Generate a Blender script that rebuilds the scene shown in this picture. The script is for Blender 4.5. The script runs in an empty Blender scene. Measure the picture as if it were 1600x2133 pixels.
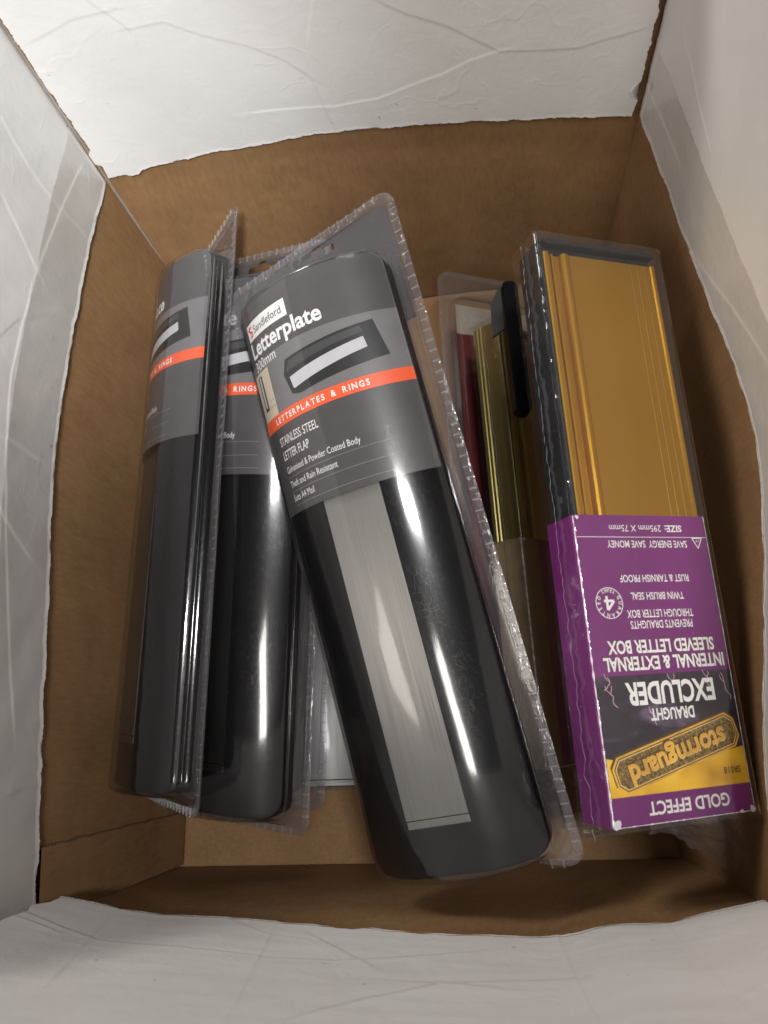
import bpy, bmesh, math, random
from mathutils import Vector, Matrix, noise
random.seed(7)
S = bpy.context.scene
COL = S.collection

# ------------------------------------------------------------------ camera
cd = bpy.data.cameras.new('camera')
cd.sensor_fit = 'VERTICAL'; cd.sensor_height = 36.0; cd.sensor_width = 27.0
cd.lens = 1480.0 / 2133.0 * 36.0
cd.clip_start = 0.01; cd.clip_end = 50
cd.dof.use_dof = True; cd.dof.focus_distance = 0.40; cd.dof.aperture_fstop = 12.0
cam = bpy.data.objects.new('camera', cd); COL.objects.link(cam)
RC = Matrix(((0.9900694604, -0.0352864177, -0.1360782911),
             (0.0745589289, 0.9524298863, 0.2954966629),
             (0.1191780126, -0.3027080779, 0.9456026760)))
M = RC.transposed().to_4x4(); M.translation = Vector((0.22858, 0.08191, 0.55405))
cam.matrix_world = M
S.camera = cam

# ------------------------------------------------------------------ world and lamps (an indoor room, lit from the ceiling, plus an added fill and spot)
w = bpy.data.worlds.new('World'); S.world = w; w.use_nodes = True
bg = w.node_tree.nodes['Background']
bg.inputs[0].default_value = (1.0, 0.92, 0.84, 1); bg.inputs[1].default_value = 0.03

def lamp(name, loc, target, size, power, colour, sy=None, spread=math.pi):
    l = bpy.data.lights.new(name, 'AREA'); l.shape = 'RECTANGLE'; l.size = size; l.size_y = sy or size
    l.energy = power; l.color = colour; l.spread = spread
    o = bpy.data.objects.new(name, l); COL.objects.link(o)
    o.location = loc
    d = Vector(target) - Vector(loc)
    o.rotation_euler = d.to_track_quat('-Z', 'Y').to_euler()
    return o
lamp('ceiling_lamp_near', (0.46, -0.62, 2.0), (0.12, 0.2, 0.1), 0.20, 11, (1.0, 0.95, 0.90), 0.70)
lamp('ceiling_lamp_side', (-1.05, 1.60, 1.75), (0.3, 0.15, 0.15), 0.5, 22, (1.0, 0.94, 0.88), 0.5)
lamp('ceiling_lamp_far', (0.40, 1.55, 1.95), (0.2, 0.1, 0.15), 0.6, 3, (1.0, 0.95, 0.91), 0.6)
lamp('added_fill_left', (-1.20, -0.90, 1.75), (0.3, 0.1, 0.15), 0.9, 14, (1.0, 0.92, 0.83), 0.9)  # unseen fill, added to brighten the right wall
lamp('ceiling_lamp_middle', (0.56, 0.22, 2.0), (0.2, 0.2, 0.15), 0.11, 15, (0.99, 0.98, 0.97), 0.28)
sl = bpy.data.lights.new('added_spot', 'SPOT'); sl.energy = 210; sl.spot_size = math.radians(12.5); sl.spot_blend = 1.0; sl.shadow_soft_size = 0.05; sl.color = (0.97, 0.99, 1.0)  # added spot; its cone fade stands in for a shadow across the back
so = bpy.data.objects.new('added_spot', sl); COL.objects.link(so); so.location = (0.62, -1.05, 2.0)
so.rotation_euler = (Vector((-0.03, 0.44, 0.24)) - so.location).to_track_quat('-Z', 'Y').to_euler()

S.view_settings.view_transform = 'Standard'; S.view_settings.look = 'None'
S.view_settings.exposure = 0.17; S.view_settings.gamma = 1.0; S.view_settings.use_curve_mapping = False
S.render.engine = 'CYCLES'
S.cycles.use_denoising = True
S.cycles.max_bounces = 10; S.cycles.diffuse_bounces = 5; S.cycles.glossy_bounces = 5
S.cycles.transparent_max_bounces = 40; S.cycles.transmission_bounces = 4
S.cycles.caustics_reflective = True; S.cycles.blur_glossy = 1.0; S.cycles.caustics_refractive = False
S.cycles.sample_clamp_indirect = 6.0

# ------------------------------------------------------------------ materials
def mat(name):
    m = bpy.data.materials.new(name); m.use_nodes = True
    nt = m.node_tree; b = nt.nodes['Principled BSDF']
    return m, nt, b
def N(nt, t, **kw):
    n = nt.nodes.new(t)
    for k, v in kw.items():
        if k in n.inputs: n.inputs[k].default_value = v
        else: setattr(n, k, v)
    return n
def simple(name, col, rough=0.5, metal=0.0, spec=0.5):
    m, nt, b = mat(name)
    b.inputs['Base Color'].default_value = (*col, 1); b.inputs['Roughness'].default_value = rough
    b.inputs['Metallic'].default_value = metal; b.inputs['Specular IOR Level'].default_value = spec
    return m
def coords(nt, scale=(1, 1, 1), rot=(0, 0, 0)):
    tc = N(nt, 'ShaderNodeTexCoord'); mp = N(nt, 'ShaderNodeMapping')
    mp.inputs['Scale'].default_value = scale; mp.inputs['Rotation'].default_value = rot
    nt.links.new(tc.outputs['Object'], mp.inputs['Vector'])
    return mp.outputs['Vector']
def ramp(nt, fac, stops):
    r = N(nt, 'ShaderNodeValToRGB')
    e = r.color_ramp.elements
    while len(e) < len(stops): e.new(0.5)
    for i, (p, c) in enumerate(stops):
        e[i].position = p; e[i].color = (*c, 1) if len(c) == 3 else c
    nt.links.new(fac, r.inputs['Fac'])
    return r.outputs['Color']
def noise_tex(nt, vec, scale, detail=4, rough=0.55, dist=0.0):
    n = N(nt, 'ShaderNodeTexNoise', Scale=scale, Detail=detail, Roughness=rough, Distortion=dist)
    nt.links.new(vec, n.inputs['Vector'])
    return n.outputs['Fac']
def bump(nt, h, strength, dist, prev=None):
    b = N(nt, 'ShaderNodeBump', Strength=strength, Distance=dist)
    nt.links.new(h, b.inputs['Height'])
    if prev is not None: nt.links.new(prev, b.inputs['Normal'])
    return b.outputs['Normal']
def mixc(nt, fac, a, b_, mode='MIX'):
    m = N(nt, 'ShaderNodeMix', data_type='RGBA', blend_type=mode)
    for sock, v in ((m.inputs[0], fac), (m.inputs[6], a), (m.inputs[7], b_)):
        if hasattr(v, 'links'): nt.links.new(v, sock)
        elif isinstance(v, (int, float)): sock.default_value = v
        else: sock.default_value = (*v, 1)
    return m.outputs[2]
def math_n(nt, op, a, b_=None, clamp=False):
    m = N(nt, 'ShaderNodeMath', operation=op, use_clamp=clamp)
    for sock, v in ((m.inputs[0], a), (m.inputs[1], b_)):
        if v is None: continue
        if hasattr(v, 'links'): nt.links.new(v, sock)
        else: sock.default_value = v
    return m.outputs[0]

def kraft_mat():
    m, nt, b = mat('brown_kraft_board')
    v = coords(nt)
    vf = coords(nt, (1, 1, 0.25))
    n1 = noise_tex(nt, v, 26, 5, 0.6); n2 = noise_tex(nt, vf, 420, 3, 0.6); n3 = noise_tex(nt, v, 110, 3, 0.5)
    c = ramp(nt, n1, [(0.3, (0.245, 0.138, 0.064)), (0.7, (0.310, 0.178, 0.084))])
    c2 = ramp(nt, n2, [(0.3, (0.82, 0.80, 0.78)), (0.7, (1.1, 1.1, 1.1))])
    c = mixc(nt, 0.7, c, c2, 'MULTIPLY')
    nt.links.new(c, b.inputs['Base Color'])
    b.inputs['Roughness'].default_value = 0.72; b.inputs['Specular IOR Level'].default_value = 0.3
    wv = N(nt, 'ShaderNodeTexWave', Scale=46.0, Distortion=0.6, Detail=1.0); nt.links.new(coords(nt, (1, 1, 0.02)), wv.inputs['Vector'])
    wv.bands_direction = 'DIAGONAL'
    h = bump(nt, wv.outputs['Fac'], 0.05, 0.0012); h = bump(nt, n3, 0.14, 0.002, h); h = bump(nt, n2, 0.12, 0.0006, h)
    nt.links.new(h, b.inputs['Normal'])
    return m
def white_mat():
    m, nt, b = mat('white_paper_liner')
    v = coords(nt)
    n1 = noise_tex(nt, v, 14, 5, 0.6, 0.4); n2 = noise_tex(nt, v, 70, 4, 0.6, 1.2); n3 = noise_tex(nt, v, 300, 2)
    c = ramp(nt, n1, [(0.3, (0.70, 0.685, 0.67)), (0.7, (0.76, 0.748, 0.735))])
    sp = noise_tex(nt, v, 160, 2, 0.4)
    spk = ramp(nt, sp, [(0.205, (0.6, 0.55, 0.5)), (0.225, (1, 1, 1))])
    c = mixc(nt, 0.8, c, spk, 'MULTIPLY')
    nt.links.new(c, b.inputs['Base Color'])
    b.inputs['Roughness'].default_value = 0.5; b.inputs['Specular IOR Level'].default_value = 0.4
    # handling creases: thin irregular lines, and the faint flutes under the liner
    wob = N(nt, 'ShaderNodeTexNoise', Scale=18.0, Detail=3.0); nt.links.new(v, wob.inputs['Vector'])
    vm = N(nt, 'ShaderNodeMix', data_type='RGBA', blend_type='LINEAR_LIGHT'); vm.inputs[0].default_value = 0.05
    nt.links.new(v, vm.inputs[6]); nt.links.new(wob.outputs['Color'], vm.inputs[7])
    cr = None
    for sc_, w_ in ((11.0, 0.022), (27.0, 0.03)):
        vo = N(nt, 'ShaderNodeTexVoronoi', feature='DISTANCE_TO_EDGE', Scale=sc_); nt.links.new(vm.outputs[2], vo.inputs['Vector'])
        r_ = ramp(nt, vo.outputs['Distance'], [(0.0, (1, 1, 1)), (w_, (0, 0, 0))])
        msk = ramp(nt, noise_tex(nt, v, sc_ * 1.3, 2), [(0.52, (0, 0, 0)), (0.66, (1, 1, 1))])
        r_ = math_n(nt, 'MULTIPLY', r_, msk)
        cr = r_ if cr is None else math_n(nt, 'ADD', cr, r_)
    wv = N(nt, 'ShaderNodeTexWave', Scale=46.0, Distortion=0.4, Detail=1.0); wv.bands_direction = 'DIAGONAL'; nt.links.new(coords(nt, (1, 1, 0.02)), wv.inputs['Vector'])
    h = bump(nt, n2, 0.06, 0.004); h = bump(nt, n3, 0.05, 0.0006, h); h = bump(nt, cr, 0.075, 0.0014, h); h = bump(nt, wv.outputs['Fac'], 0.025, 0.0012, h)
    nt.links.new(h, b.inputs['Normal'])
    return m
def film_mat(name, gain=1.6, haze=0.012, wr_scale=30, wr=0.1, tint=(0.97, 0.97, 0.98), scratch=True, rough=0.05, stretch=(1, 0.35, 1), hz_col=(0.7, 0.68, 0.7)):
    """clear PVC sheet: what is behind shows through, the surface reflects by Fresnel, fine scuffs scatter lamp light"""
    m = bpy.data.materials.new(name); m.use_nodes = True; nt = m.node_tree
    nt.nodes.clear()
    out = N(nt, 'ShaderNodeOutputMaterial')
    v = coords(nt, stretch); v1 = coords(nt)
    wob = noise_tex(nt, v, wr_scale, 3, 0.5, 0.3)
    nrm = bump(nt, wob, wr, 0.006)
    # a thin sheet: same reflectance from both of its sides
    ge = N(nt, 'ShaderNodeNewGeometry')
    ior = math_n(nt, 'ADD', math_n(nt, 'MULTIPLY', ge.outputs['Backfacing'], 1/1.5 - 1.5), 1.5)
    fr = N(nt, 'ShaderNodeFresnel'); nt.links.new(ior, fr.inputs['IOR']); nt.links.new(nrm, fr.inputs['Normal'])
    fac = math_n(nt, 'MULTIPLY', fr.outputs[0], gain, True)
    tr = N(nt, 'ShaderNodeBsdfTransparent'); tr.inputs[0].default_value = (*tint, 1)
    gl = N(nt, 'ShaderNodeBsdfGlossy', Roughness=rough); nt.links.new(nrm, gl.inputs['Normal'])
    mx = N(nt, 'ShaderNodeMixShader'); nt.links.new(fac, mx.inputs[0])
    nt.links.new(tr.outputs[0], mx.inputs[1]); nt.links.new(gl.outputs[0], mx.inputs[2])
    last = mx.outputs[0]
    if scratch:
        # hair-fine scuffs: short streaks in several directions, denser in rubbed patches
        facs = None
        for k, (rz, sc) in enumerate(((1.35, 2300), (1.75, 2600), (0.9, 2100), (2.3, 2500), (0.15, 1800))):
            vr = coords(nt, (1, 1, 1), (0, 0, rz))
            mp = N(nt, 'ShaderNodeMapping'); mp.inputs['Scale'].default_value = (0.045, 1, 0.3); mp.inputs['Location'].default_value = (k * 3.1, k * 1.7, 0)
            nt.links.new(vr, mp.inputs['Vector'])
            nn = noise_tex(nt, mp.outputs['Vector'], sc, 1, 0.5, 0.08)
            r = ramp(nt, nn, [(0.66, (0, 0, 0)), (0.72, (1, 1, 1))])
            facs = r if facs is None else math_n(nt, 'MAXIMUM', facs, r)
        patch = noise_tex(nt, v1, 38, 3, 0.6)
        pm = ramp(nt, patch, [(0.40, (0.12,) * 3), (0.62, (1, 1, 1))])
        sc_f = math_n(nt, 'MULTIPLY', facs, pm)
        sc_f = math_n(nt, 'MULTIPLY', sc_f, 0.036)
        sc_f = math_n(nt, 'ADD', sc_f, 0.008)
        g2 = N(nt, 'ShaderNodeBsdfGlossy', Roughness=0.30); nt.links.new(nrm, g2.inputs['Normal'])
        m2 = N(nt, 'ShaderNodeMixShader'); nt.links.new(sc_f, m2.inputs[0])
        nt.links.new(last, m2.inputs[1]); nt.links.new(g2.outputs[0], m2.inputs[2]); last = m2.outputs[0]
    if haze > 0:
        df = N(nt, 'ShaderNodeBsdfDiffuse'); df.inputs[0].default_value = (*hz_col, 1)
        dust = noise_tex(nt, v1, 900, 1, 0.4)
        dm = ramp(nt, dust, [(0.775, (haze,) * 3), (0.80, (min(1, haze * 8 + 0.12),) * 3)])
        m3 = N(nt, 'ShaderNodeMixShader'); nt.links.new(dm, m3.inputs[0])
        nt.links.new(last, m3.inputs[1]); nt.links.new(df.outputs[0], m3.inputs[2]); last = m3.outputs[0]
    nt.links.new(last, out.inputs['Surface'])
    return m
def steel_mat(name='brushed_stainless_steel', k=1.0):
    m, nt, b = mat(name)
    v = coords(nt, (1, 0.006, 1))
    n = noise_tex(nt, v, 2400, 2, 0.6)
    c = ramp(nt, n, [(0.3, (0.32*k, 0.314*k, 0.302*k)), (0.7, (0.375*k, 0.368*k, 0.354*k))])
    nt.links.new(c, b.inputs['Base Color']); b.inputs['Metallic'].default_value = 1.0
    r = ramp(nt, n, [(0.3, (0.50,) * 3), (0.7, (0.38,) * 3)]); nt.links.new(r, b.inputs['Roughness'])
    nt.links.new(bump(nt, n, 0.05, 0.0005), b.inputs['Normal'])
    return m
def gold_mat(name, c0, c1, rough=0.34):
    m, nt, b = mat(name)
    v = coords(nt, (1, 0.04, 1)); v1 = coords(nt)
    n = noise_tex(nt, v, 160, 3, 0.5); n1 = noise_tex(nt, v1, 9, 2)
    c = ramp(nt, n1, [(0.3, c0), (0.7, c1)])
    nt.links.new(c, b.inputs['Base Color']); b.inputs['Metallic'].default_value = 0.85; b.inputs['Roughness'].default_value = rough
    nt.links.new(bump(nt, n, 0.05, 0.0006), b.inputs['Normal'])
    return m
def black_plastic(name, col, rough, bs=0.05):
    m, nt, b = mat(name)
    v = coords(nt); n = noise_tex(nt, v, 1400, 2); n1 = noise_tex(nt, v, 30, 3)
    c = ramp(nt, n1, [(0.3, tuple(x * 0.8 for x in col)), (0.7, tuple(x * 1.2 for x in col))])
    nt.links.new(c, b.inputs['Base Color']); b.inputs['Roughness'].default_value = rough; b.inputs['Specular IOR Level'].default_value = 0.10
    nt.links.new(bump(nt, n, bs, 0.0004), b.inputs['Normal'])
    return m
def print_mat(name, col, rough=0.42, var=0.08):
    m, nt, b = mat(name)
    v = coords(nt); n = noise_tex(nt, v, 60, 3)
    c = ramp(nt, n, [(0.3, tuple(x * (1 - var) for x in col)), (0.7, tuple(min(1, x * (1 + var)) for x in col))])
    nt.links.new(c, b.inputs['Base Color']); b.inputs['Roughness'].default_value = rough
    return m
def storm_mat():
    m, nt, b = mat('printed_storm_sky')
    v = coords(nt, (1, 1.6, 1)); n = noise_tex(nt, v, 42, 5, 0.6, 0.8)
    c = ramp(nt, n, [(0.35, (0.012, 0.010, 0.016)), (0.55, (0.03, 0.022, 0.036)), (0.68, (0.13, 0.09, 0.15)), (0.80, (0.45, 0.38, 0.5))])
    nt.links.new(c, b.inputs['Base Color']); b.inputs['Roughness'].default_value = 0.35
    return m
def hammered_mat():
    m, nt, b = mat('printed_hammered_gold')
    v = coords(nt); n = noise_tex(nt, v, 900, 3, 0.7)
    c = ramp(nt, n, [(0.36, (0.045, 0.028, 0.008)), (0.5, (0.17, 0.105, 0.03)), (0.66, (0.42, 0.27, 0.07))])
    nt.links.new(c, b.inputs['Base Color']); b.inputs['Roughness'].default_value = 0.35
    return m
def gold_print_mat():
    m, nt, b = mat('printed_gold_glow')
    v = coords(nt); n = noise_tex(nt, v, 34, 2)
    c = ramp(nt, n, [(0.3, (0.55, 0.25, 0.02)), (0.5, (0.85, 0.50, 0.03)), (0.68, (0.95, 0.66, 0.08))])
    nt.links.new(c, b.inputs['Base Color']); b.inputs['Roughness'].default_value = 0.35
    return m
def worn_white():
    return print_mat('worn_white_card_edge', (0.75, 0.70, 0.74), 0.6, 0.15)
def purple_mat():
    m, nt, b = mat('purple_printed_card')
    v = coords(nt); n = noise_tex(nt, v, 22, 3); n2 = noise_tex(nt, v, 190, 3, 0.7)
    c = ramp(nt, n, [(0.3, (0.145, 0.014, 0.132)), (0.7, (0.185, 0.020, 0.168))])
    s = ramp(nt, n2, [(0.70, (0, 0, 0)), (0.76, (0.25, 0.2, 0.27))])
    c = mixc(nt, 1.0, c, s, 'ADD')
    nt.links.new(c, b.inputs['Base Color']); b.inputs['Roughness'].default_value = 0.36
    return m

KRAFT = kraft_mat(); WHITE = white_mat(); TORN = print_mat('torn_white_paper_edge', (0.80, 0.78, 0.75), 0.8, 0.05)
FILM = film_mat('clear_blister_plastic', 1.45, 0.002, 18, 0.05, rough=0.10)
FLANGE = film_mat('clear_flange_plastic', 1.9, 0.085, 60, 0.12, (0.88, 0.88, 0.89), False, 0.08, (1, 0.35, 1), (0.5, 0.48, 0.5))
RIB = film_mat('crimped_plastic_rim', 2.2, 0.05, 300, 0.3, (0.88, 0.88, 0.9), False, 0.12)
SHRINK = film_mat('shrink_film', 1.5, 0.006, 16, 0.12, (0.97, 0.97, 0.97), True, 0.06, (1, 0.3, 1))
RUNG = film_mat('crimp_rung_plastic', 2.8, 0.15, 300, 0.2, (0.85, 0.85, 0.87), False, 0.2)
CRUMPLE = film_mat('crumpled_film', 2.0, 0.07, 60, 0.35, (0.9, 0.89, 0.87), False, 0.12, (1, 1, 1))
TAPE = film_mat('clear_parcel_tape', 1.3, 0.03, 70, 0.12, (0.975, 0.97, 0.96), False, 0.14, (1, 1, 1), (0.6, 0.55, 0.5))
STEEL = steel_mat(k=0.92); STEEL_LIT = steel_mat('steel_lit', 1.05); STEEL_SHADED = steel_mat('steel_shaded', 0.36)  # lit and shaded copies of one steel, reflections put into the colour
GOLD = gold_mat('gold_anodised_aluminium', (0.44, 0.225, 0.012), (0.50, 0.262, 0.016), 0.36)
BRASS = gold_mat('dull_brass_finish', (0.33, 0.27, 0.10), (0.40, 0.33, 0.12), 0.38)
BLACK = black_plastic('black_powder_coat', (0.006, 0.006, 0.007), 0.26, 0.006)
TRAYB = black_plastic('black_tray_plastic', (0.022, 0.023, 0.026), 0.45)
JET = black_plastic('jet_black_plastic', (0.004, 0.004, 0.006), 0.35)
GREY_P = black_plastic('grey_plastic', (0.07, 0.07, 0.07), 0.5)
P_DARK = print_mat('printed_dark_grey', (0.072, 0.067, 0.070)); P_GREY = print_mat('printed_mid_grey', (0.165, 0.157, 0.162))
P_ORANGE = print_mat('printed_orange_red', (0.82, 0.115, 0.035), 0.4, 0.03); P_WHITE = print_mat('printed_white', (0.80, 0.79, 0.77), 0.45, 0.02)
P_BLACK = print_mat('printed_black', (0.016, 0.017, 0.018)); P_STEEL = print_mat('printed_light_grey', (0.50, 0.50, 0.52))
P_CREAM = print_mat('printed_cream_door', (0.60, 0.53, 0.40)); P_RED = print_mat('printed_red', (0.70, 0.04, 0.03))
P_LINE = print_mat('printed_thin_rule', (0.36, 0.35, 0.36)); P_CHAR = print_mat('printed_charcoal_shine', (0.05, 0.052, 0.054))
P_BACK = print_mat('grey_backing_card', (0.060, 0.052, 0.052), 0.5)
P_INK = print_mat('printed_ink', (0.02, 0.02, 0.03))
PURPLE = purple_mat(); STORM = storm_mat(); HAMMER = hammered_mat(); GLOW = gold_print_mat(); WORN = worn_white()
P_BOLT = print_mat('printed_lightning', (0.72, 0.42, 0.52)); P_GOLDL = print_mat('printed_gold_letter', (0.80, 0.42, 0.06), 0.35, 0.3)
P_GOLDH = print_mat('printed_gold_light', (0.80, 0.56, 0.20), 0.35, 0.2); P_GOLDD = print_mat('printed_gold_dark', (0.075, 0.045, 0.012), 0.4, 0.2)
MAROON = print_mat('maroon_card', (0.105, 0.014, 0.016)); CREAM = print_mat('off_white_card', (0.32, 0.285, 0.235))

# ------------------------------------------------------------------ helpers
def link(name, verts, faces, mats, parent=None, midx=None, smooth=False):
    me = bpy.data.meshes.new(name); me.from_pydata([tuple(v) for v in verts], [], faces); me.update()
    for m in (mats if isinstance(mats, (list, tuple)) else [mats]): me.materials.append(m)
    if midx: me.polygons.foreach_set('material_index', midx)
    if smooth: me.polygons.foreach_set('use_smooth', [True] * len(me.polygons))
    o = bpy.data.objects.new(name, me); COL.objects.link(o)
    if parent: o.parent = parent
    return o
class MB:
    """collects pieces of one mesh"""
    def __init__(s): s.v = []; s.f = []; s.m = []
    def add(s, verts, faces, mi=0):
        k = len(s.v); s.v += [tuple(p) for p in verts]
        s.f += [tuple(i + k for i in f) for f in faces]; s.m += [mi] * len(faces)
    def box(s, lo, hi, mi=0):
        x0, y0, z0 = lo; x1, y1, z1 = hi
        s.add([(x0,y0,z0),(x1,y0,z0),(x1,y1,z0),(x0,y1,z0),(x0,y0,z1),(x1,y0,z1),(x1,y1,z1),(x0,y1,z1)],
              [(3,2,1,0),(4,5,6,7),(0,1,5,4),(1,2,6,5),(2,3,7,6),(3,0,4,7)], mi)
    def grid(s, nu, nv, fn, mi=0):
        k = [fn(i / nu, j / nv) for j in range(nv + 1) for i in range(nu + 1)]
        s.add(k, [(j*(nu+1)+i, j*(nu+1)+i+1, (j+1)*(nu+1)+i+1, (j+1)*(nu+1)+i) for j in range(nv) for i in range(nu)], mi)
    def build(s, name, mats, parent=None, smooth=False):
        return link(name, s.v, s.f, mats, parent, s.m, smooth)
def thing(name, label, cat, loc=(0, 0, 0), rot=None, group=None):
    o = bpy.data.objects.new(name, None); COL.objects.link(o); o.empty_display_size = 0.03
    o.location = loc
    if rot is not None:
        a = Vector(rot); o.rotation_mode = 'QUATERNION'
        from mathutils import Quaternion
        o.rotation_quaternion = Quaternion(a.normalized(), a.length)
    o['label'] = label; o['category'] = cat
    if group: o['group'] = group
    return o
def bevel(o, w, seg=2):
    b = o.modifiers.new('bevel', 'BEVEL'); b.width = w; b.segments = seg; b.limit_method = 'ANGLE'; b.angle_limit = math.radians(40)
    return o
def nz(x, y=0.0, z=0.0): return noise.noise(Vector((x, y, z)))
def lerp(a, b, t): return a + (b - a) * t
def interp(pts, u):
    if u <= pts[0][0]: return pts[0][1]
    for i, ((a, b), (c, d)) in enumerate(zip(pts, pts[1:])):
        if u <= c:
            t = (u - a) / (c - a)
            m0 = (d - b); m1 = (d - b)
            if i > 0: m0 = 0.5 * ((b - pts[i-1][1]) / (a - pts[i-1][0]) + (d - b) / (c - a)) * (c - a)
            if i < len(pts) - 2: m1 = 0.5 * ((d - b) / (c - a) + (pts[i+2][1] - d) / (pts[i+2][0] - c)) * (c - a)
            h = t*t*t; q = t*t
            return (2*h-3*q+1)*b + (h-2*q+t)*m0 + (-2*h+3*q)*d + (h-q)*m1
    return pts[-1][1]
def smooth01(t):
    t = max(0.0, min(1.0, t)); return t*t*(3-2*t)

# ------------------------------------------------------------------ ground under the box
gm = MB(); gm.add([(-3, -3, -0.006), (3, -3, -0.006), (3, 3, -0.006), (-3, 3, -0.006)], [(0, 1, 2, 3)])
gnd = gm.build('floor', [print_mat('grey_floor', (0.22, 0.20, 0.18), 0.6)]); gnd['kind'] = 'structure'

# ------------------------------------------------------------------ the cardboard box
W, L, H, HR = 0.35, 0.456, 0.18, 0.357
EDGE = {   # plan line of each flap's free edge, (along, across)
 'left':  [(-0.004, -0.003), (0.0287, -0.0048), (0.0977, -0.0103), (0.1501, -0.0139), (0.2223, -0.0189), (0.2694, -0.0204), (0.3161, -0.019), (0.3655, -0.0158), (0.4181, -0.0107), (0.4591, -0.0028)],
 'back':  [(-0.0015, 0.4602), (0.0516, 0.4688), (0.1047, 0.4723), (0.155, 0.4739), (0.2231, 0.4688), (0.2853, 0.4621), (0.3501, 0.4533)],
 'right': [(-0.004, 0.352), (0.06, 0.3565), (0.13, 0.3690), (0.2126, 0.3820), (0.2449, 0.3825), (0.2792, 0.3786), (0.3189, 0.3723), (0.363, 0.3659), (0.4175, 0.359), (0.452, 0.3518)],
 'near':  [(0.0108, 0.0113), (0.0572, 0.0034), (0.099, 0.0011), (0.1395, -0.0022), (0.165, -0.0041), (0.1944, -0.0058), (0.2188, -0.0065), (0.2546, -0.007), (0.2775, -0.0028), (0.3008, -0.0018), (0.3221, 0.0023), (0.345, 0.0068)]}
CREASE = {
 'back': [[[0.046,0.294],[0.059,0.275],[0.057,0.22],[0.053,0.181]],[[0.059,0.275],[0.079,0.275],[0.097,0.263],[0.121,0.251],[0.14,0.237],[0.152,0.223]],[[0.165,0.274],[0.155,0.247],[0.152,0.222],[0.157,0.188]],[[0.203,0.265],[0.215,0.258],[0.236,0.249],[0.255,0.237],[0.266,0.23],[0.289,0.229],[0.311,0.229],[0.326,0.234],[0.342,0.238]],[[0.266,0.23],[0.249,0.225],[0.232,0.217],[0.21,0.21],[0.191,0.203],[0.162,0.2],[0.113,0.205]],[[0.009,0.283],[0.032,0.288],[0.054,0.287]]],
 'left': [[[0.414,0.276],[0.407,0.248],[0.406,0.224],[0.41,0.185]],[[0.288,0.251],[0.318,0.231],[0.339,0.201]],[[0.243,0.242],[0.246,0.228],[0.246,0.211],[0.245,0.194]],[[0.441,0.208],[0.355,0.224],[0.32,0.227],[0.282,0.229],[0.243,0.226],[0.195,0.221],[0.145,0.214],[0.097,0.205]],[[0.217,0.237],[0.2,0.222],[0.187,0.202]],[[0.027,0.199],[0.027,0.184],[0.027,0.168]],[[0.061,0.206],[0.064,0.195],[0.065,0.172]],[[0.373,0.26],[0.355,0.224]]],
 'right': [[[0.464,0.129],[0.374,0.17],[0.296,0.201],[0.216,0.228]],[[0.289,0.197],[0.282,0.238],[0.275,0.259]],[[0.235,0.219],[0.234,0.237]],[[0.416,0.254],[0.387,0.246],[0.368,0.243]],[[0.46,0.202],[0.393,0.204]],[[0.357,0.279],[0.342,0.228]]],
 'near': [[[-0.003,0.206],[0.057,0.228],[0.134,0.234],[0.162,0.231],[0.211,0.209]],[[0.093,0.177],[0.124,0.201],[0.143,0.203]],[[0.167,0.288],[0.182,0.272],[0.207,0.251],[0.248,0.243]],[[0.146,0.199],[0.176,0.234]],[[0.254,0.176],[0.255,0.245],[0.257,0.292]],[[0.039,0.177],[0.067,0.279]],[[0.195,0.251],[0.22,0.254]],[[0.121,0.174],[0.14,0.295]],[[0.005,0.217],[0.033,0.225]],[[0.302,0.173],[0.301,0.245],[0.301,0.29]]]}
box = thing('cardboard_box', 'open cardboard box, brown inside, its white flaps tucked down inside the walls', 'box', (0, 0, 0))
BASE = {'left': 0.0, 'right': W, 'near': 0.0, 'back': L}
SGN = {'left': -1, 'right': 1, 'near': -1, 'back': 1}       # outward
SPAN = {'left': (-0.004, 0.4605), 'right': (-0.004, 0.4575), 'near': (-0.006, 0.357), 'back': (-0.006, 0.357)}
def XY(side, u, a): return (a, u) if side in ('left', 'right') else (u, a)
def seg_d(p, a, b):
    vx, vy = b[0]-a[0], b[1]-a[1]; t = max(0, min(1, ((p[0]-a[0])*vx+(p[1]-a[1])*vy)/(vx*vx+vy*vy+1e-12)))
    dx, dy = p[0]-a[0]-t*vx, p[1]-a[1]-t*vy
    return math.hypot(dx, dy), (vx*dy-vy*dx)
def bulge_z(z): return 0.12 + 0.88 * math.sin(min(1.0, z / 0.20) * math.pi / 2) if z > 0 else 0.0
def wall_a(side, u, z):
    out = (interp(EDGE[side], u) - BASE[side]) * SGN[side]
    out = max(out, -0.002)
    k = math.sin(min(1.0, max(0, z) / 0.20) * math.pi / 2)
    return BASE[side] + SGN[side] * (out * k + 0.0035 + 0.0015 * nz(u * 9, z * 9, 3.1) * k)
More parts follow.
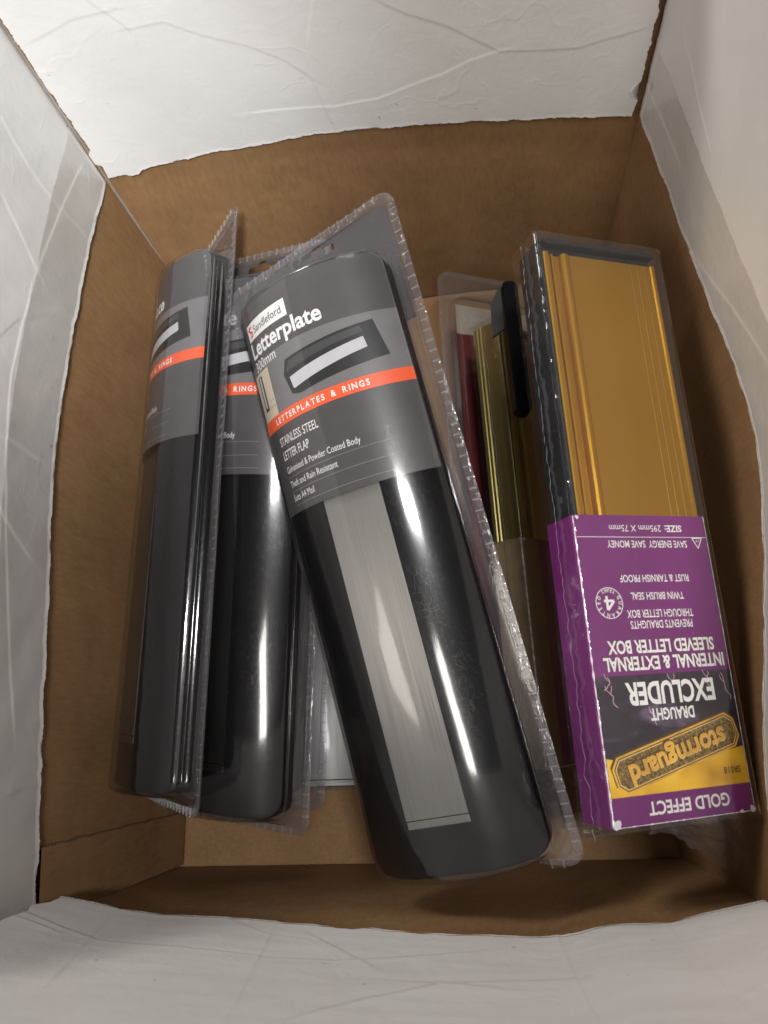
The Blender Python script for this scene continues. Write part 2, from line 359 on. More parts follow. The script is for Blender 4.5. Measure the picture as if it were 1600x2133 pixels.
def wall(side):
    u0, u1 = SPAN[side]; nu, nv = 70, 44; mb = MB(); T = 0.004
    def inner(s, t):
        u = lerp(u0, u1, s); z = lerp(0.0, HR, t); a = wall_a(side, u, z)
        x, y = XY(side, u, a); return (x, y, z)
    def outer(s, t):
        u = lerp(u0, u1, s); z = lerp(0.0, HR, t); a = wall_a(side, u, z) + SGN[side] * T
        x, y = XY(side, u, a); return (x, y, z)
    mb.grid(nu, nv, inner, 0); mb.grid(nu, nv, outer, 1)
    mb.grid(nu, 1, lambda s, t: tuple(lerp(p, q, t) for p, q in zip(inner(s, 1), outer(s, 1))), 1)
    mb.grid(1, nv, lambda s, t: tuple(lerp(p, q, s) for p, q in zip(inner(0, t), outer(0, t))), 0)
    mb.grid(1, nv, lambda s, t: tuple(lerp(p, q, s) for p, q in zip(inner(1, t), outer(1, t))), 0)
    return mb.build('wall', [KRAFT, WHITE], box, True)
for sd in ('left', 'right', 'near', 'back'):
    o = wall(sd)
def flap(side):
    fu0, fu1 = {'left': (-0.004, 0.462), 'right': (0.004, 0.4555), 'near': (0.0108, 0.347), 'back': (-0.0025, 0.3505)}[side]
    T = 0.0032; nu, nv = 420, 240
    recess = {'left': 0.004, 'right': 0.003, 'near': 0.0, 'back': 0.0}[side]
    sgn = SGN[side]
    def rough(u, k): return 0.0006 * nz(u * 260, k, 0.3) + 0.0010 * nz(u * 60, k, 1.7) + 0.0006 * nz(u * 900, k, 5) - 0.0022 * max(0.0, nz(u * 33, k, 8.1) - 0.42) * 6
    def front(s, t):
        u = lerp(fu0, fu1, s)
        zE = H + 1.2 * rough(u, hash(side) % 7 if False else {'left': 1, 'right': 2, 'near': 3, 'back': 4}[side])
        z = lerp(HR + 0.0012, zE, t) + (0.0030 * math.sin(math.pi * t / 0.06) if t < 0.06 else 0.0)
        e = interp(EDGE[side], u)
        # wall line where the flap is hinged
        rim = BASE[side] + sgn * ((e - BASE[side]) * sgn * 0.85 - 0.001)
        a = lerp(rim, e, smooth01(t) * 0.5 + t * 0.5)
        if side in ('left', 'right'):   # ends tuck back behind the other flaps
            d = fu1 - u; a += sgn * recess * math.exp(-d / 0.02)
        # ragged side edges
        uu = u + (rough(z * 1.3, 11) * 1.4 if s in (0.0, 1.0) else 0)
        d = 0.0
        for ci, pl in enumerate(CREASE[side]):
            best = 9
            sg = 1
            for p, q in zip(pl, pl[1:]):
                if min(p[0], q[0]) - 0.02 < u < max(p[0], q[0]) + 0.02 and min(p[1], q[1]) - 0.02 < z < max(p[1], q[1]) + 0.02:
                    dd, ss = seg_d((u, z), p, q)
                    if dd < best: best = dd; sg = 1 if ss > 0 else -1
            if best < 0.02:
                amp = (0.00055, 0.00040, 0.00065, 0.00045)[ci % 4] * (0.3 if side == 'back' else 0.42)
                d += amp * 0.9 * math.exp(-best / 0.0005) + sg * amp * 0.8 * (1 - math.exp(-best / 0.0004)) * math.exp(-best / 0.007)
        d += 0.0004 * nz(u * 9, z * 9, 7.0 + len(side)) + 0.00012 * nz(u * 55, z * 40, 2.0 + len(side))
        if side == 'near': d += 0.0005 * nz(u * 7, z * 22, 4.0) + 0.00012 * nz(u * 20, z * 110, 4.0)
        if side == 'left': d += 0.00018 * nz(u * 30, z * 60 + u * 40, 9.0)
        if side == 'right': d += 0.00035 * nz(u * 34 + z * 30, z * 18, 9.0)
        a -= sgn * d * smooth01((t) / 0.1)
        if t < 0.06: a = lerp(wall_a(side, u, HR) + sgn * 0.0042, a, smooth01(t / 0.06))      # folded over the wall's top edge
        x, y = XY(side, uu, a)
        return (x, y, z)
    mb = MB()
    G = [[front(i / nu, j / nv) for i in range(nu + 1)] for j in range(nv + 1)]
    def fr(s, t): return G[round(t * nv)][round(s * nu)]
    def off(p, k):
        x, y = XY(side, 0, sgn * k); return (p[0] + x, p[1] + y, p[2])
    mb.grid(nu, nv, fr, 0)
    mb.grid(nu, nv, lambda s, t: off(fr(s, t), T), 1)
    mb.grid(nu, 1, lambda s, t: off(fr(s, 1), T * t), 2)
    for e in (0, 1): mb.grid(1, nv, lambda s, t: off(fr(e, t), T * s), 2)
    # fluffy torn paper lip along the cut edge
    def lip(s, t):
        p = fr(s, 1); k = max(0.0, 0.5 + 1.3 * nz(p[0] * 70, p[1] * 70, 3.3))
        return (p[0] - XY(side, 0, sgn)[0] * 0.0004, p[1] - XY(side, 0, sgn)[1] * 0.0004, p[2] + lerp(-0.0006, 0.0014, t) * k)
    mb.grid(nu, 1, lip, 2)
    o = mb.build('flap', [WHITE, KRAFT, TORN], box, True)
    return o, fr, off
FL = {sd: flap(sd) for sd in ('left', 'right', 'near', 'back')}
def tape(side, t0, t1, s0, s1):
    fr, off = FL[side][1:]; mb = MB()
    nu, nv = 160, 26
    def f(s, t):
        p = fr(lerp(s0, s1, s), lerp(t0, t1, t)); return off(p, -0.0003)
    mb.grid(nu, nv, f)
    return mb.build('tape_strip', [TAPE], FL[side][0], True)
tape('left', 0.74, 0.985, 0.02, 0.985); tape('right', 0.72, 0.985, 0.03, 0.98)
# base flaps: two long panels with a slit along the left wall and a seam
mb = MB(); mb.box((-0.006, -0.006, -0.0055), (W + 0.006, L + 0.008, -0.0020), 0)
mb.build('base_panel', [KRAFT], box)
def bp(y0, y1):
    m_ = MB()
    m_.grid(60, 20, lambda s, t: (lerp(0.0045, W + 0.001, s), lerp(y0, y1, t), 0.0012 + 0.001 * nz(s * 8, t * 4 + y0 * 9)), 0)
    m_.grid(60, 1, lambda s, t: (lerp(0.0045, W + 0.001, s), y0 , lerp(-0.002, 0.0012, t)), 0)
    m_.grid(1, 20, lambda s, t: (0.0045, lerp(y0, y1, t), lerp(-0.002, 0.0012 + 0.001 * nz(0, t * 4 + y0 * 9), s)), 0)
    return m_.build('base_panel', [KRAFT], box, True)
bp(-0.002, 0.2265); bp(0.2285, L + 0.002)
# glued side tab on the left wall, its corrugated cut edge facing the back
mb = MB()
def tabf(s, t, k):
    z = lerp(0.001, 0.176, t); u = lerp(-0.002, 0.0335 + 0.0006 * math.sin(z * 2100) + 0.0008 * nz(z * 90, 2), s)
    return (wall_a('left', u, z) + k, u, z)
mb.grid(10, 200, lambda s, t: tabf(s, t, 0.0034), 0)
mb.grid(1, 200, lambda s, t: tuple(lerp(p, q, s) for p, q in zip(tabf(1, t, 0.0034), tabf(1, t, -0.0002))), 1)
mb.build('glue_tab', [KRAFT, print_mat('raw_board_edge', (0.11, 0.06, 0.03), 0.9, 0.3)], box, True)

# ------------------------------------------------------------------ printed pieces
_txt = {}
def text_poly(s, boldness=0.0, res=3):
    """(verts2d, faces) of a word, cap box normalised to its own bounds"""
    key = (s, boldness)
    if key in _txt: return _txt[key]
    c = bpy.data.curves.new('words', 'FONT'); c.body = s; c.size = 1.0; c.offset = boldness; c.resolution_u = res
    o = bpy.data.objects.new('words', c); COL.objects.link(o)
    dg = bpy.context.evaluated_depsgraph_get(); dg.update()
    me = bpy.data.meshes.new_from_object(o.evaluated_get(dg))
    v = [(p.co.x, p.co.y) for p in me.vertices]; f = [tuple(p.vertices) for p in me.polygons]
    bpy.data.objects.remove(o); bpy.data.curves.remove(c); bpy.data.meshes.remove(me)
    _txt[key] = (v, f); return v, f
def slice_x(v, f, step):
    """cut the faces every step in x so that they can bend"""
    bm = bmesh.new()
    vs = [bm.verts.new((p[0], p[1], 0)) for p in v]
    for q in f:
        try: bm.faces.new([vs[i] for i in q])
        except ValueError: pass
    xs = [p[0] for p in v]; x = math.floor(min(xs) / step) * step + step
    while x < max(xs):
        bmesh.ops.bisect_plane(bm, geom=bm.verts[:] + bm.edges[:] + bm.faces[:], plane_co=(x, 0, 0), plane_no=(1, 0, 0))
        x += step
    bm.verts.index_update()
    vv = [(p.co.x, p.co.y) for p in bm.verts]; ff = [tuple(p.index for p in q.verts) for q in bm.faces]
    bm.free(); return vv, ff
class Print:
    """2-D artwork in metres (u right, v up), mapped on a surface by fn(u, v, layer)"""
    def __init__(s, fn, step=0.002, flip=False): s.fn = fn; s.mb = MB(); s.mats = []; s.step = step; s.flip = flip
    def mi(s, m):
        if m not in s.mats: s.mats.append(m)
        return s.mats.index(m)
    def poly(s, pts, faces, m, layer, cut=True):
        if cut: pts, faces = slice_x(pts, faces, s.step)
        s.mb.add([s.fn(p[0], p[1], layer) for p in pts], [f[::-1] for f in faces] if s.flip else faces, s.mi(m))
    def rect(s, u0, v0, u1, v1, m, layer): s.poly([(u0, v0), (u1, v0), (u1, v1), (u0, v1)], [(0, 1, 2, 3)], m, layer)
    def shape(s, pts, m, layer): s.poly(pts, [tuple(range(len(pts)))], m, layer)
    def text(s, word, u0, v0, width, cap, m, layer, bold=0.0, rot=0.0, track=0.0, slant=0.0):
        """left end u0, baseline v0, total width and cap height"""
        if track:
            v = []; f = []; x = 0
            for ch in word:
                if ch == ' ': x += 0.45 + track; continue
                cv, cf = text_poly(ch, bold); k = len(v); mn = min(p[0] for p in cv); mx = max(p[0] for p in cv)
                v += [(p[0] - mn + x, p[1]) for p in cv]; f += [tuple(i + k for i in q) for q in cf]; x += mx - mn + track
        else: v, f = text_poly(word, bold)
        mn = min(p[0] for p in v); mx = max(p[0] for p in v)
        caph = 0.70
        sx = width / (mx - mn); sy = cap / caph
        c, sn = math.cos(rot), math.sin(rot)
        q = []
        for p in v:
            a = (p[0] - mn) * sx + slant * p[1] * sy; b = p[1] * sy
            q.append((u0 + a * c - b * sn, v0 + a * sn + b * c))
        s.poly(q, f, m, layer)
    def line(s, pts, wd, m, layer):
        for (a, b) in zip(pts, pts[1:]):
            dx, dy = b[0]-a[0], b[1]-a[1]; l = math.hypot(dx, dy) or 1; nx, ny = -dy/l*wd/2, dx/l*wd/2
            s.shape([(a[0]-nx, a[1]-ny), (b[0]-nx, b[1]-ny), (b[0]+nx, b[1]+ny), (a[0]+nx, a[1]+ny)], m, layer)
    def ring(s, cu, cv, r, wd, m, layer, n=40):
        ri = r - wd
        pts = [(cu + q*math.cos(2*math.pi*i/n), cv + q*math.sin(2*math.pi*i/n)) for q in (ri, r) for i in range(n)]
        s.poly(pts, [(i, n+i, n+(i+1) % n, (i+1) % n) for i in range(n)], m, layer)
    def arc_text(s, word, cu, cv, r, a0, a1, cap, m, layer, bold=0.0, inward=False):
        n = len(word)
        for i, ch in enumerate(word):
            if ch == ' ': continue
            a = lerp(a0, a1, i / (n - 1) if n > 1 else 0.5)
            v, f = text_poly(ch, bold); mn = min(p[0] for p in v); mx = max(p[0] for p in v); k = cap / 0.7
            if inward: rot = a + math.pi / 2
            else: rot = a - math.pi / 2
            c, sn = math.cos(rot), math.sin(rot); q = []
            for p in v:
                x = (p[0] - (mn + mx) / 2) * k * 0.8; y = (p[1] - 0.35) * k
                q.append((cu + r*math.cos(a) + x*c - y*sn, cv + r*math.sin(a) + x*sn + y*c))
            s.poly(q, f, m, layer)
    def build(s, name, parent, smooth=True): return s.mb.build(name, s.mats, parent, smooth)

# ------------------------------------------------------------------ blister pack with a curved letterplate
WF, LF, WD, HS, HD, Y0, Y1, YL = 0.1228, 0.3722, 0.0995, 0.0115, 0.0315, 0.0105, 0.3415, 0.2131
RA = ((WD / 2) ** 2 + (HD - HS) ** 2) / (2 * (HD - HS))
def arc(x, lift=0.0): return HD - RA + math.sqrt(max(1e-9, RA * RA - x * x)) + lift
def rrect(a, b, r, n=6, ex=26, ey=60):
    """rounded rectangle centred on 0 with the same point count for any size"""
    r = max(1e-5, min(r, a - 1e-5, b - 1e-5)); P = []
    def edge(p, q, k): return [(lerp(p[0], q[0], i / k), lerp(p[1], q[1], i / k)) for i in range(k)]
    def corner(cx, cy, a0): return [(cx + r*math.cos(a0 + math.pi/2*i/n), cy + r*math.sin(a0 + math.pi/2*i/n)) for i in range(n)]
    P += corner(a-r, b-r, 0); P += edge((a-r, b), (-a+r, b), ex)
    P += corner(-a+r, b-r, math.pi/2); P += edge((-a, b-r), (-a, -b+r), ey)
    P += corner(-a+r, -b+r, math.pi); P += edge((-a+r, -b), (a-r, -b), ex)
    P += corner(a-r, -b+r, 1.5*math.pi); P += edge((a, -b+r), (a, b-r), ey)
    return P
def rings(mb, specs, yc, zfun, mi=0, close=True):
    """specs: (a, b, r, f) ; z = zfun(x, y, f)"""
    R_ = []
    for a, b, r, f in specs: R_.append([(x, y + yc, zfun(x, y, f)) for x, y in rrect(a, b, r)])
    n = len(R_[0]); k = [p for rr in R_ for p in rr]
    fc = [(j*n+i, j*n+(i+1) % n, (j+1)*n+(i+1) % n, (j+1)*n+i) for j in range(len(R_)-1) for i in range(n)]
    fc = [q for q in fc]
    if close: fc.append(tuple((len(R_)-1)*n+i for i in range(n)))
    mb.add(k, fc, mi)
def dome_specs(a, b, r, wall_rings, bev, nin=16):
    """outer wall rings (grow, frac) then the crowned top"""
    sp = [(a + g, b + g, r + g, ('w', f)) for g, f in wall_rings]
    for i in range(5):
        t = math.pi / 2 * i / 4
        sp.append((a - bev*(1-math.cos(t)), b - bev*(1-math.cos(t)), r, ('t', -bev*(1-math.sin(t)))))
    a2, b2 = a - bev, b - bev
    for i in range(1, nin + 1):
        d = (a2 - 0.0006) * (i / nin) ** 0.9
        sp.append((a2 - d, b2 - d, max(0.0003, r - d), ('t', 0.0)))
    return sp
def hang_hole(cx, cy, s):
    pts = [(-15, -2.5), (15, -2.5), (15.4, 1), (13, 3), (5, 3), (4, 5.5), (2, 7.5), (-2, 7.5), (-4, 5.5), (-5, 3), (-13, 3), (-15.4, 1)]
    return [(cx + x*s, cy + y*s) for x, y in pts]
def letter_label(zlift, rich=True):
    rl = RA + zlift
    def fn(u, v, layer):
        th = u / rl; rr = rl + layer * 0.00007
        return (rr*math.sin(th), YL + v, HD - RA + rr*math.cos(th))
    P = Print(fn, 0.0024); HT = Y1 - 0.0012 - YL; UM = 0.0533
    rr_ = 0.007
    top = [(UM - rr_ + rr_*math.cos(t), HT - rr_ + rr_*math.sin(t)) for t in [math.pi/2*i/6 for i in range(7)]]
    P.shape([(-UM, 0), (UM, 0)] + top + [(-x, y) for x, y in top[::-1]], P_DARK, 0)
    T = lambda f: HT * (1 - f)
    P.rect(-UM, T(0.545), UM, T(0.27), P_GREY, 1)
    # door photograph
    P.rect(-UM, T(0.545), -0.034, T(0.315), P_CREAM, 2)
    P.rect(-0.0475, T(0.50), -0.0425, T(0.33), P_CHAR, 3); P.rect(-0.0462, T(0.485), -0.0440, T(0.335), P_STEEL, 4)
    P.rect(-UM, T(0.545), -0.0515, T(0.315), P_CHAR, 3)
    P.rect(-0.0405, T(0.47), -0.0345, T(0.465), P_LINE, 3); P.rect(-0.0405, T(0.50), -0.0345, T(0.495), P_LINE, 3)
    # the pictured letterplate
    P.shape([(-0.0215, T(0.405)), (-0.018, T(0.34)), (0.038, T(0.305)), (0.0405, T(0.40)), (0.0425, T(0.475)), (0.030, T(0.485)), (-0.012, T(0.515)), (-0.0185, T(0.50))], P_BLACK, 2)
    P.shape([(-0.0195, T(0.40)), (-0.016, T(0.352)), (0.030, T(0.322)), (0.031, T(0.352)), (-0.0165, T(0.395))], P_CHAR, 3)
    P.shape([(-0.0165, T(0.478)), (-0.0175, T(0.425)), (0.0305, T(0.372)), (0.0315, T(0.422)), (-0.0155, T(0.482))], P_STEEL, 3)
    # red band and its lettering
    P.rect(-UM, T(0.605), UM, T(0.545), P_ORANGE, 2)
    P.text('LETTERPLATES & RINGS', -0.0385, T(0.588), 0.066, 0.0034, P_WHITE, 3, 0.03, track=0.22)
    # brand box and title
    P.rect(-0.0465, T(0.155), -0.0085, T(0.075), P_WHITE, 1)
    P.text('Sandleford', -0.0385, T(0.134), 0.0265, 0.0048, P_INK, 2, 0.005)
    P.line([(-0.0405, T(0.092)), (-0.0435, T(0.098)), (-0.0435, T(0.112)), (-0.0405, T(0.118)), (-0.0405, T(0.134)), (-0.0435, T(0.142))], 0.0010, P_RED, 2)
    P.line([(-0.0420, T(0.088)), (-0.0450, T(0.100)), (-0.0420, T(0.115)), (-0.0425, T(0.138))], 0.0006, P_RED, 3)
    P.text('Letterplate', -0.0465, T(0.240), 0.0580, 0.0094, P_WHITE, 2, 0.026)
    P.text('300mm', -0.0465, T(0.305), 0.0225, 0.0060, P_WHITE, 2, 0.0)
    P.text('STAINLESS STEEL', -0.0400, T(0.690), 0.0330, 0.0050, P_WHITE, 2, 0.004)
    P.text('LETTER FLAP', -0.0400, T(0.755), 0.0240, 0.0050, P_WHITE, 2, 0.004)
    for s_, t_, w_ in (('Galvanised & Powder Coated Body', 0.818, 0.0545), ('Theft and Rain Resistant', 0.885, 0.0385), ('Suits A4 Mail', 0.948, 0.0195)):
        P.text(s_, -0.0400, T(t_), w_, 0.0038, P_WHITE, 2, 0.0)
        x = -0.040
        while x < 0.030:
            P.rect(x, T(t_ + 0.022), x + 0.0006, T(t_ + 0.0195), P_LINE, 2); x += 0.0011
    return P
def make_pack(label, loc, rot, skew=0.0, curl=0.0, flap_from=0.030, hw=0.0172, steel=None):
    root = thing('letterplate_pack', label, 'blister pack', loc, rot, 'clear blister packs of black letterplates')
    yc, b = (Y0 + Y1) / 2, (Y1 - Y0) / 2
    def sk(p):
        x, y, z = p
        y += skew*x*smooth01((y-0.3)/0.07)
        if curl:     # left and foot margins bent back under the dome
            d = max(0.0, -x - 0.0505) * (1 - smooth01((y - 0.30) / 0.05)); x += d * 0.98 * curl; z -= d * 0.75 * curl
            d = max(0.0, 0.0095 - y) * smooth01((0.046 - x) / 0.02); y += d * 0.6 * curl; z -= d * 0.8 * curl
        return (x, y, z)
    # letterplate body: black powder coated hood with a flat in the middle
    def zb(x, y, f):
        kx = max(abs(x), 0.0215); top = arc(kx, -0.0016)
        if f[0] == 'w': return max(0.0012, lerp(0.0012, top, f[1]))
        return top + f[1]
    mb = MB(); a = WD/2 - 0.0009
    rings(mb, dome_specs(a, b - 0.0008, 0.008, [(0.0, 0.0), (0.0, 0.5), (0.0, 0.86)], 0.0016, 22), yc, zb)
    body = mb.build('letterplate_body', [BLACK], root, True)
    # steel flap, resting in the flat of the hood
    fz = arc(0.0215, -0.0016) + 0.0001; fy0 = Y0 + flap_from
    mb = MB(); mb.box((-hw, fy0, fz - 0.0015), (hw, YL + 0.03, fz + 0.0002))
    fo = mb.build('letter_flap', [steel or STEEL], body)
    mb = MB(); mb.box((-hw, fy0 - 0.0045, fz - 0.0015), (hw, fy0 - 0.0006, fz + 0.0001)); bevel(mb.build('flap_lip', [steel or STEEL], fo), 0.0003)
    # printed card
    letter_label(-0.0006).build('label_card', root)
    # clear front shell
    def zs(x, y, f):
        top = arc(x, 0.0012)
        if f[0] == 'w': return lerp(0.0006, top, f[1])
        return top + f[1]
    mb = MB(); a = WD/2 + 0.0006
    rings(mb, dome_specs(a, b + 0.0008, 0.009, [(0.0052, 0.0), (0.0050, 0.10), (0.0032, 0.13), (0.0028, 0.24), (0.0010, 0.28), (0.0006, 0.6), (0.0, 0.86)], 0.0022, 18), yc, zs)
    mb.build('blister_shell', [FILM], root, True)
    # flange: flat sheet with hang hole, crimped rim with ladder ribs
    yf = LF / 2
    bm = bmesh.new()
    outer = [(x, y + yf) for x, y in rrect(WF/2, LF/2, 0.009, 6, 8, 20)]
    hole = hang_hole(0.006, Y1 + 0.0198, 0.0008)
    es = []
    for loop in (outer, hole):
        vs = [bm.verts.new(sk((x, y, 0.0003))) for x, y in loop]
        es += [bm.edges.new((vs[i], vs[(i+1) % len(vs)])) for i in range(len(vs))]
    bmesh.ops.triangle_fill(bm, edges=es, use_beauty=True)
    bm.verts.index_update()
    fl = link('flange', [v.co[:] for v in bm.verts], [tuple(v.index for v in f.verts) for f in bm.faces], [FLANGE], root); bm.free()
    # grey backing card behind the header, cut out at the hang slot
    bm = bmesh.new(); es = []
    y0_, y1_ = Y1 - 0.040, LF - 0.0056
    cw = WF/2 - 0.0062; k_ = 0.006
    co = [(-cw, y0_), (cw, y0_)] + [(cw - k_ + k_*math.cos(t), y1_ - k_ + k_*math.sin(t)) for t in (0, 0.5, 1.05, 1.57)] + [(-cw + k_ - k_*math.sin(t), y1_ - k_ + k_*math.cos(t)) for t in (0, 0.5, 1.05, 1.57)]
    for loop in (co, hole):
        vs = [bm.verts.new(sk((x, y, -0.0006))) for x, y in loop]
        es += [bm.edges.new((vs[i], vs[(i+1) % len(vs)])) for i in range(len(vs))]
    bmesh.ops.triangle_fill(bm, edges=es, use_beauty=True); bm.verts.index_update()
    link('backing_card', [v.co[:] for v in bm.verts], [tuple(v.index for v in f.verts) for f in bm.faces], [P_BACK], root); bm.free()
    mb = MB()
    O = rrect(WF/2, LF/2, 0.009, 6, 26, 60); I = rrect(WF/2 - 0.0052, LF/2 - 0.0052, 0.006, 6, 26, 60)
    n = len(O)
    def wv(i): return 0.0008 * nz(i * 0.13, WF, len(label)) 
    for ring_pair in ((0.0, 0.0011), ):
        pts = []
        for i in range(n): pts.append(sk((O[i][0]*1.0, O[i][1] + yf, 0.0009 + wv(i))))
        for i in range(n): pts.append(sk((lerp(O[i][0], I[i][0], 0.25), lerp(O[i][1], I[i][1], 0.25) + yf, 0.0014 + wv(i))))
        for i in range(n): pts.append(sk((lerp(O[i][0], I[i][0], 0.85), lerp(O[i][1], I[i][1], 0.85) + yf, 0.0014 + wv(i))))
        for i in range(n): pts.append(sk((I[i][0], I[i][1] + yf, 0.0006)))
        mb.add(pts, [(k*n+i, k*n+(i+1) % n, (k+1)*n+(i+1) % n, (k+1)*n+i) for k in range(3) for i in range(n)], 0)
    # ladder ribs every 5.5 mm
    def rib(x0, y0, x1, y1):
        dx, dy = x1-x0, y1-y0; l = math.hypot(dx, dy); nx, ny = -dy/l*0.0003, dx/l*0.0003
        z0, z1 = 0.0013, 0.0022
        q = [(x0-nx, y0-ny), (x1-nx, y1-ny), (x1+nx, y1+ny), (x0+nx, y0+ny)]
        mb.add([sk((x, y, z0)) for x, y in q] + [sk((x, y, z1)) for x, y in q], [(4,5,6,7),(0,1,5,4),(1,2,6,5),(2,3,7,6),(3,0,4,7)], 1)
    y = 0.012
    while y < LF - 0.012:
        rib(WF/2, y, WF/2 - 0.0046, y); rib(-WF/2, y, -WF/2 + 0.0046, y); y += 0.0062
    x = -WF/2 + 0.012
    while x < WF/2 - 0.010:
        rib(x, 0, x, 0.0046); rib(x, LF, x, LF - 0.0046); x += 0.0062
    mb.build('crimped_rim', [RIB, RUNG], fl, False)
    return root
def copy_tree(o, parent=None):
    c = o.copy(); COL.objects.link(c); c.parent = parent
    for ch in list(o.children): copy_tree(ch, c)
    return c
from mathutils import Quaternion
def place(o, label, loc, rot):
    o.location = loc; a = Vector(rot); o.rotation_mode = 'QUATERNION'; o.rotation_quaternion = Quaternion(a.normalized(), a.length); o['label'] = label
    return o
centre = make_pack('topmost letterplate blister pack slanting across the middle, whole grey label and steel flap showing',
                   (0.21637, 0.01000, 0.13370), (0.21181217, -0.30370892, 0.17472168), 0.13, 1.0)
# pack frame: local origin = bottom centre of the flange
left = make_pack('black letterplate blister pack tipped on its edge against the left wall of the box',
             (0.0412, 0.04857, 0.1285), (0.01951611, -0.885, -0.05862321), steel=STEEL_SHADED)
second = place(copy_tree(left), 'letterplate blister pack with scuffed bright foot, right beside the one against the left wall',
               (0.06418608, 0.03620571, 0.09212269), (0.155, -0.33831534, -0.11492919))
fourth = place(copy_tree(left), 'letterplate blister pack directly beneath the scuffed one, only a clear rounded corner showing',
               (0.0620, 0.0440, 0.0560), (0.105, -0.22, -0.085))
third = make_pack('lowest letterplate blister pack, its steel flap end showing under the slanting pack',
              (0.1080, 0.0470, 0.0080), (0.12, 0.08, -0.01), 0.0, 0.0, 0.0015, 0.0260, STEEL_LIT)

# ------------------------------------------------------------------ draught excluder packs
PW, PL, PT, SL = 0.078, 0.2997, 0.0223, 0.1453
GLARE_TAN = print_mat('glare_tan_card', (0.24, 0.175, 0.10), 0.4, 0.15)  # tan sleeve colour stands for glare on the shrink film
def sleeve_art(fn, part=False):
    P = Print(fn, 0.5)
    # reading frame: u from left to right, v up; v = 0 at the open end of the sleeve, v = SL at the foot
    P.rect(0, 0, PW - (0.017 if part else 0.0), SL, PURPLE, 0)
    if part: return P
    V = lambda f: SL - f     # f: distance from the near (foot) end
    P.shape([(0, V(0.0664)), (PW, V(0.0664)), (PW, V(0.0130)), (0, V(0.0130))], STORM, 1)
    P.shape([(0, V(0.0300)), (PW*0.55, V(0.0235)), (PW, V(0.0300)), (PW, V(0.0130)), (0, V(0.0130))], GLOW, 2)
    # lightning
    random.seed(3)
    for (x, f0, f1) in ((0.006, 0.065, 0.052), (0.014, 0.066, 0.058), (0.070, 0.062, 0.052), (0.034, 0.066, 0.056), (0.050, 0.050, 0.043), (0.0715, 0.066, 0.060)):
        pts = []; n = 9; xx = x
        for i in range(n):
            pts.append((xx, V(lerp(f0, f1, i / (n-1))))); xx += random.uniform(-0.0016, 0.0013)
        P.line(pts, 0.00032, P_BOLT, 3)
        P.line([pts[3], (pts[3][0] + 0.002, pts[3][1] - 0.002), (pts[3][0] + 0.0026, pts[3][1] - 0.004)], 0.00028, P_BOLT, 3)
    def centred(word, cu, f, width, cap, m, layer, bold=0.0, **k): P.text(word, cu - width/2, V(f) - cap/2, width, cap, m, layer, bold, **k)
    centred('GOLD EFFECT', PW - 0.0418, 0.0068, 0.0455, 0.0056, P_WHITE, 3, 0.025)
    centred('SR018', PW - 0.0690, 0.0195, 0.0098, 0.0030, P_INK, 3, 0.01)
    # badge
    bu, bv, ang = PW - 0.0395, V(0.0300), -math.radians(-14.0)
    c, s = math.cos(ang), math.sin(ang)
    def octo(hw, hh, ch, du=0, dv=0):
        q = [(-hw+ch, -hh), (hw-ch, -hh), (hw, -hh+ch), (hw, hh-ch), (hw-ch, hh), (-hw+ch, hh), (-hw, hh-ch), (-hw, -hh+ch)]
        return [(bu+du + x*c - y*s, bv+dv + x*s + y*c) for x, y in q]
    P.shape(octo(0.0375, 0.0086, 0.0042, 0.0005, -0.0008), P_GOLDD, 4); P.shape(octo(0.0372, 0.0083, 0.0041), P_GOLDL, 5)
    P.shape(octo(0.0362, 0.0074, 0.0036), P_GOLDD, 6); P.shape(octo(0.0357, 0.0069, 0.0034), P_GOLDH, 7); P.shape(octo(0.0352, 0.0064, 0.0032), HAMMER, 8)
    for du, dv, m_, ly, bd in ((0.0006, -0.0006, P_GOLDD, 9, 0.035), (-0.0002, 0.0003, P_GOLDH, 10, 0.03), (0, 0, P_GOLDL, 11, 0.022)):
        lw = 0.058
        uu, vv = -lw/2, -0.0030
        P.text('stormguard', bu + du + uu*c - vv*s, bv + dv + uu*s + vv*c, lw, 0.0092, m_, ly, bd, rot=ang)
    centred('DRAUGHT', PW - 0.0400, 0.0476, 0.0250, 0.0052, P_WHITE, 4, 0.032)
    centred('EXCLUDER', PW - 0.0410, 0.0575, 0.0510, 0.0100, P_WHITE, 4, 0.032)
    for du, m_, ly in ((0.0004, P_GOLDD, 1), (0.0, P_WHITE, 2)):
        centred('INTERNAL & EXTERNAL', PW - 0.0405 + du, 0.0716 + du, 0.0700, 0.0062, m_, ly, 0.028)
        centred('SLEEVED LETTER BOX', PW - 0.0400 + du, 0.0795 + du, 0.0620, 0.0060, m_, ly, 0.028)
    centred('PREVENTS DRAUGHTS', PW - 0.0420, 0.0900, 0.0365, 0.0038, P_WHITE, 2, 0.012)
    centred('THROUGH LETTER BOX', PW - 0.0422, 0.0953, 0.0390, 0.0038, P_WHITE, 2, 0.012)
    centred('TWIN BRUSH SEAL', PW - 0.0420, 0.1040, 0.0315, 0.0036, P_WHITE, 2, 0.012)
    centred('RUST & TARNISH PROOF', PW - 0.0420, 0.1128, 0.0410, 0.0036, P_WHITE, 2, 0.012)
    centred('SAVE ENERGY  SAVE MONEY', PW - 0.0410, 0.1303, 0.0480, 0.0036, P_WHITE, 2, 0.012)
    P.rect(0.0, V(0.1341), PW, V(0.1338), P_WHITE, 2)
    centred('SIZE:', PW - 0.0580, 0.1385, 0.0105, 0.0034, P_WHITE, 2, 0.025); centred('295mm X 75mm', PW - 0.0350, 0.1385, 0.0310, 0.0034, P_WHITE, 2, 0.0)
    # recycling triangle
    tu, tv = PW - 0.0718, V(0.1313)
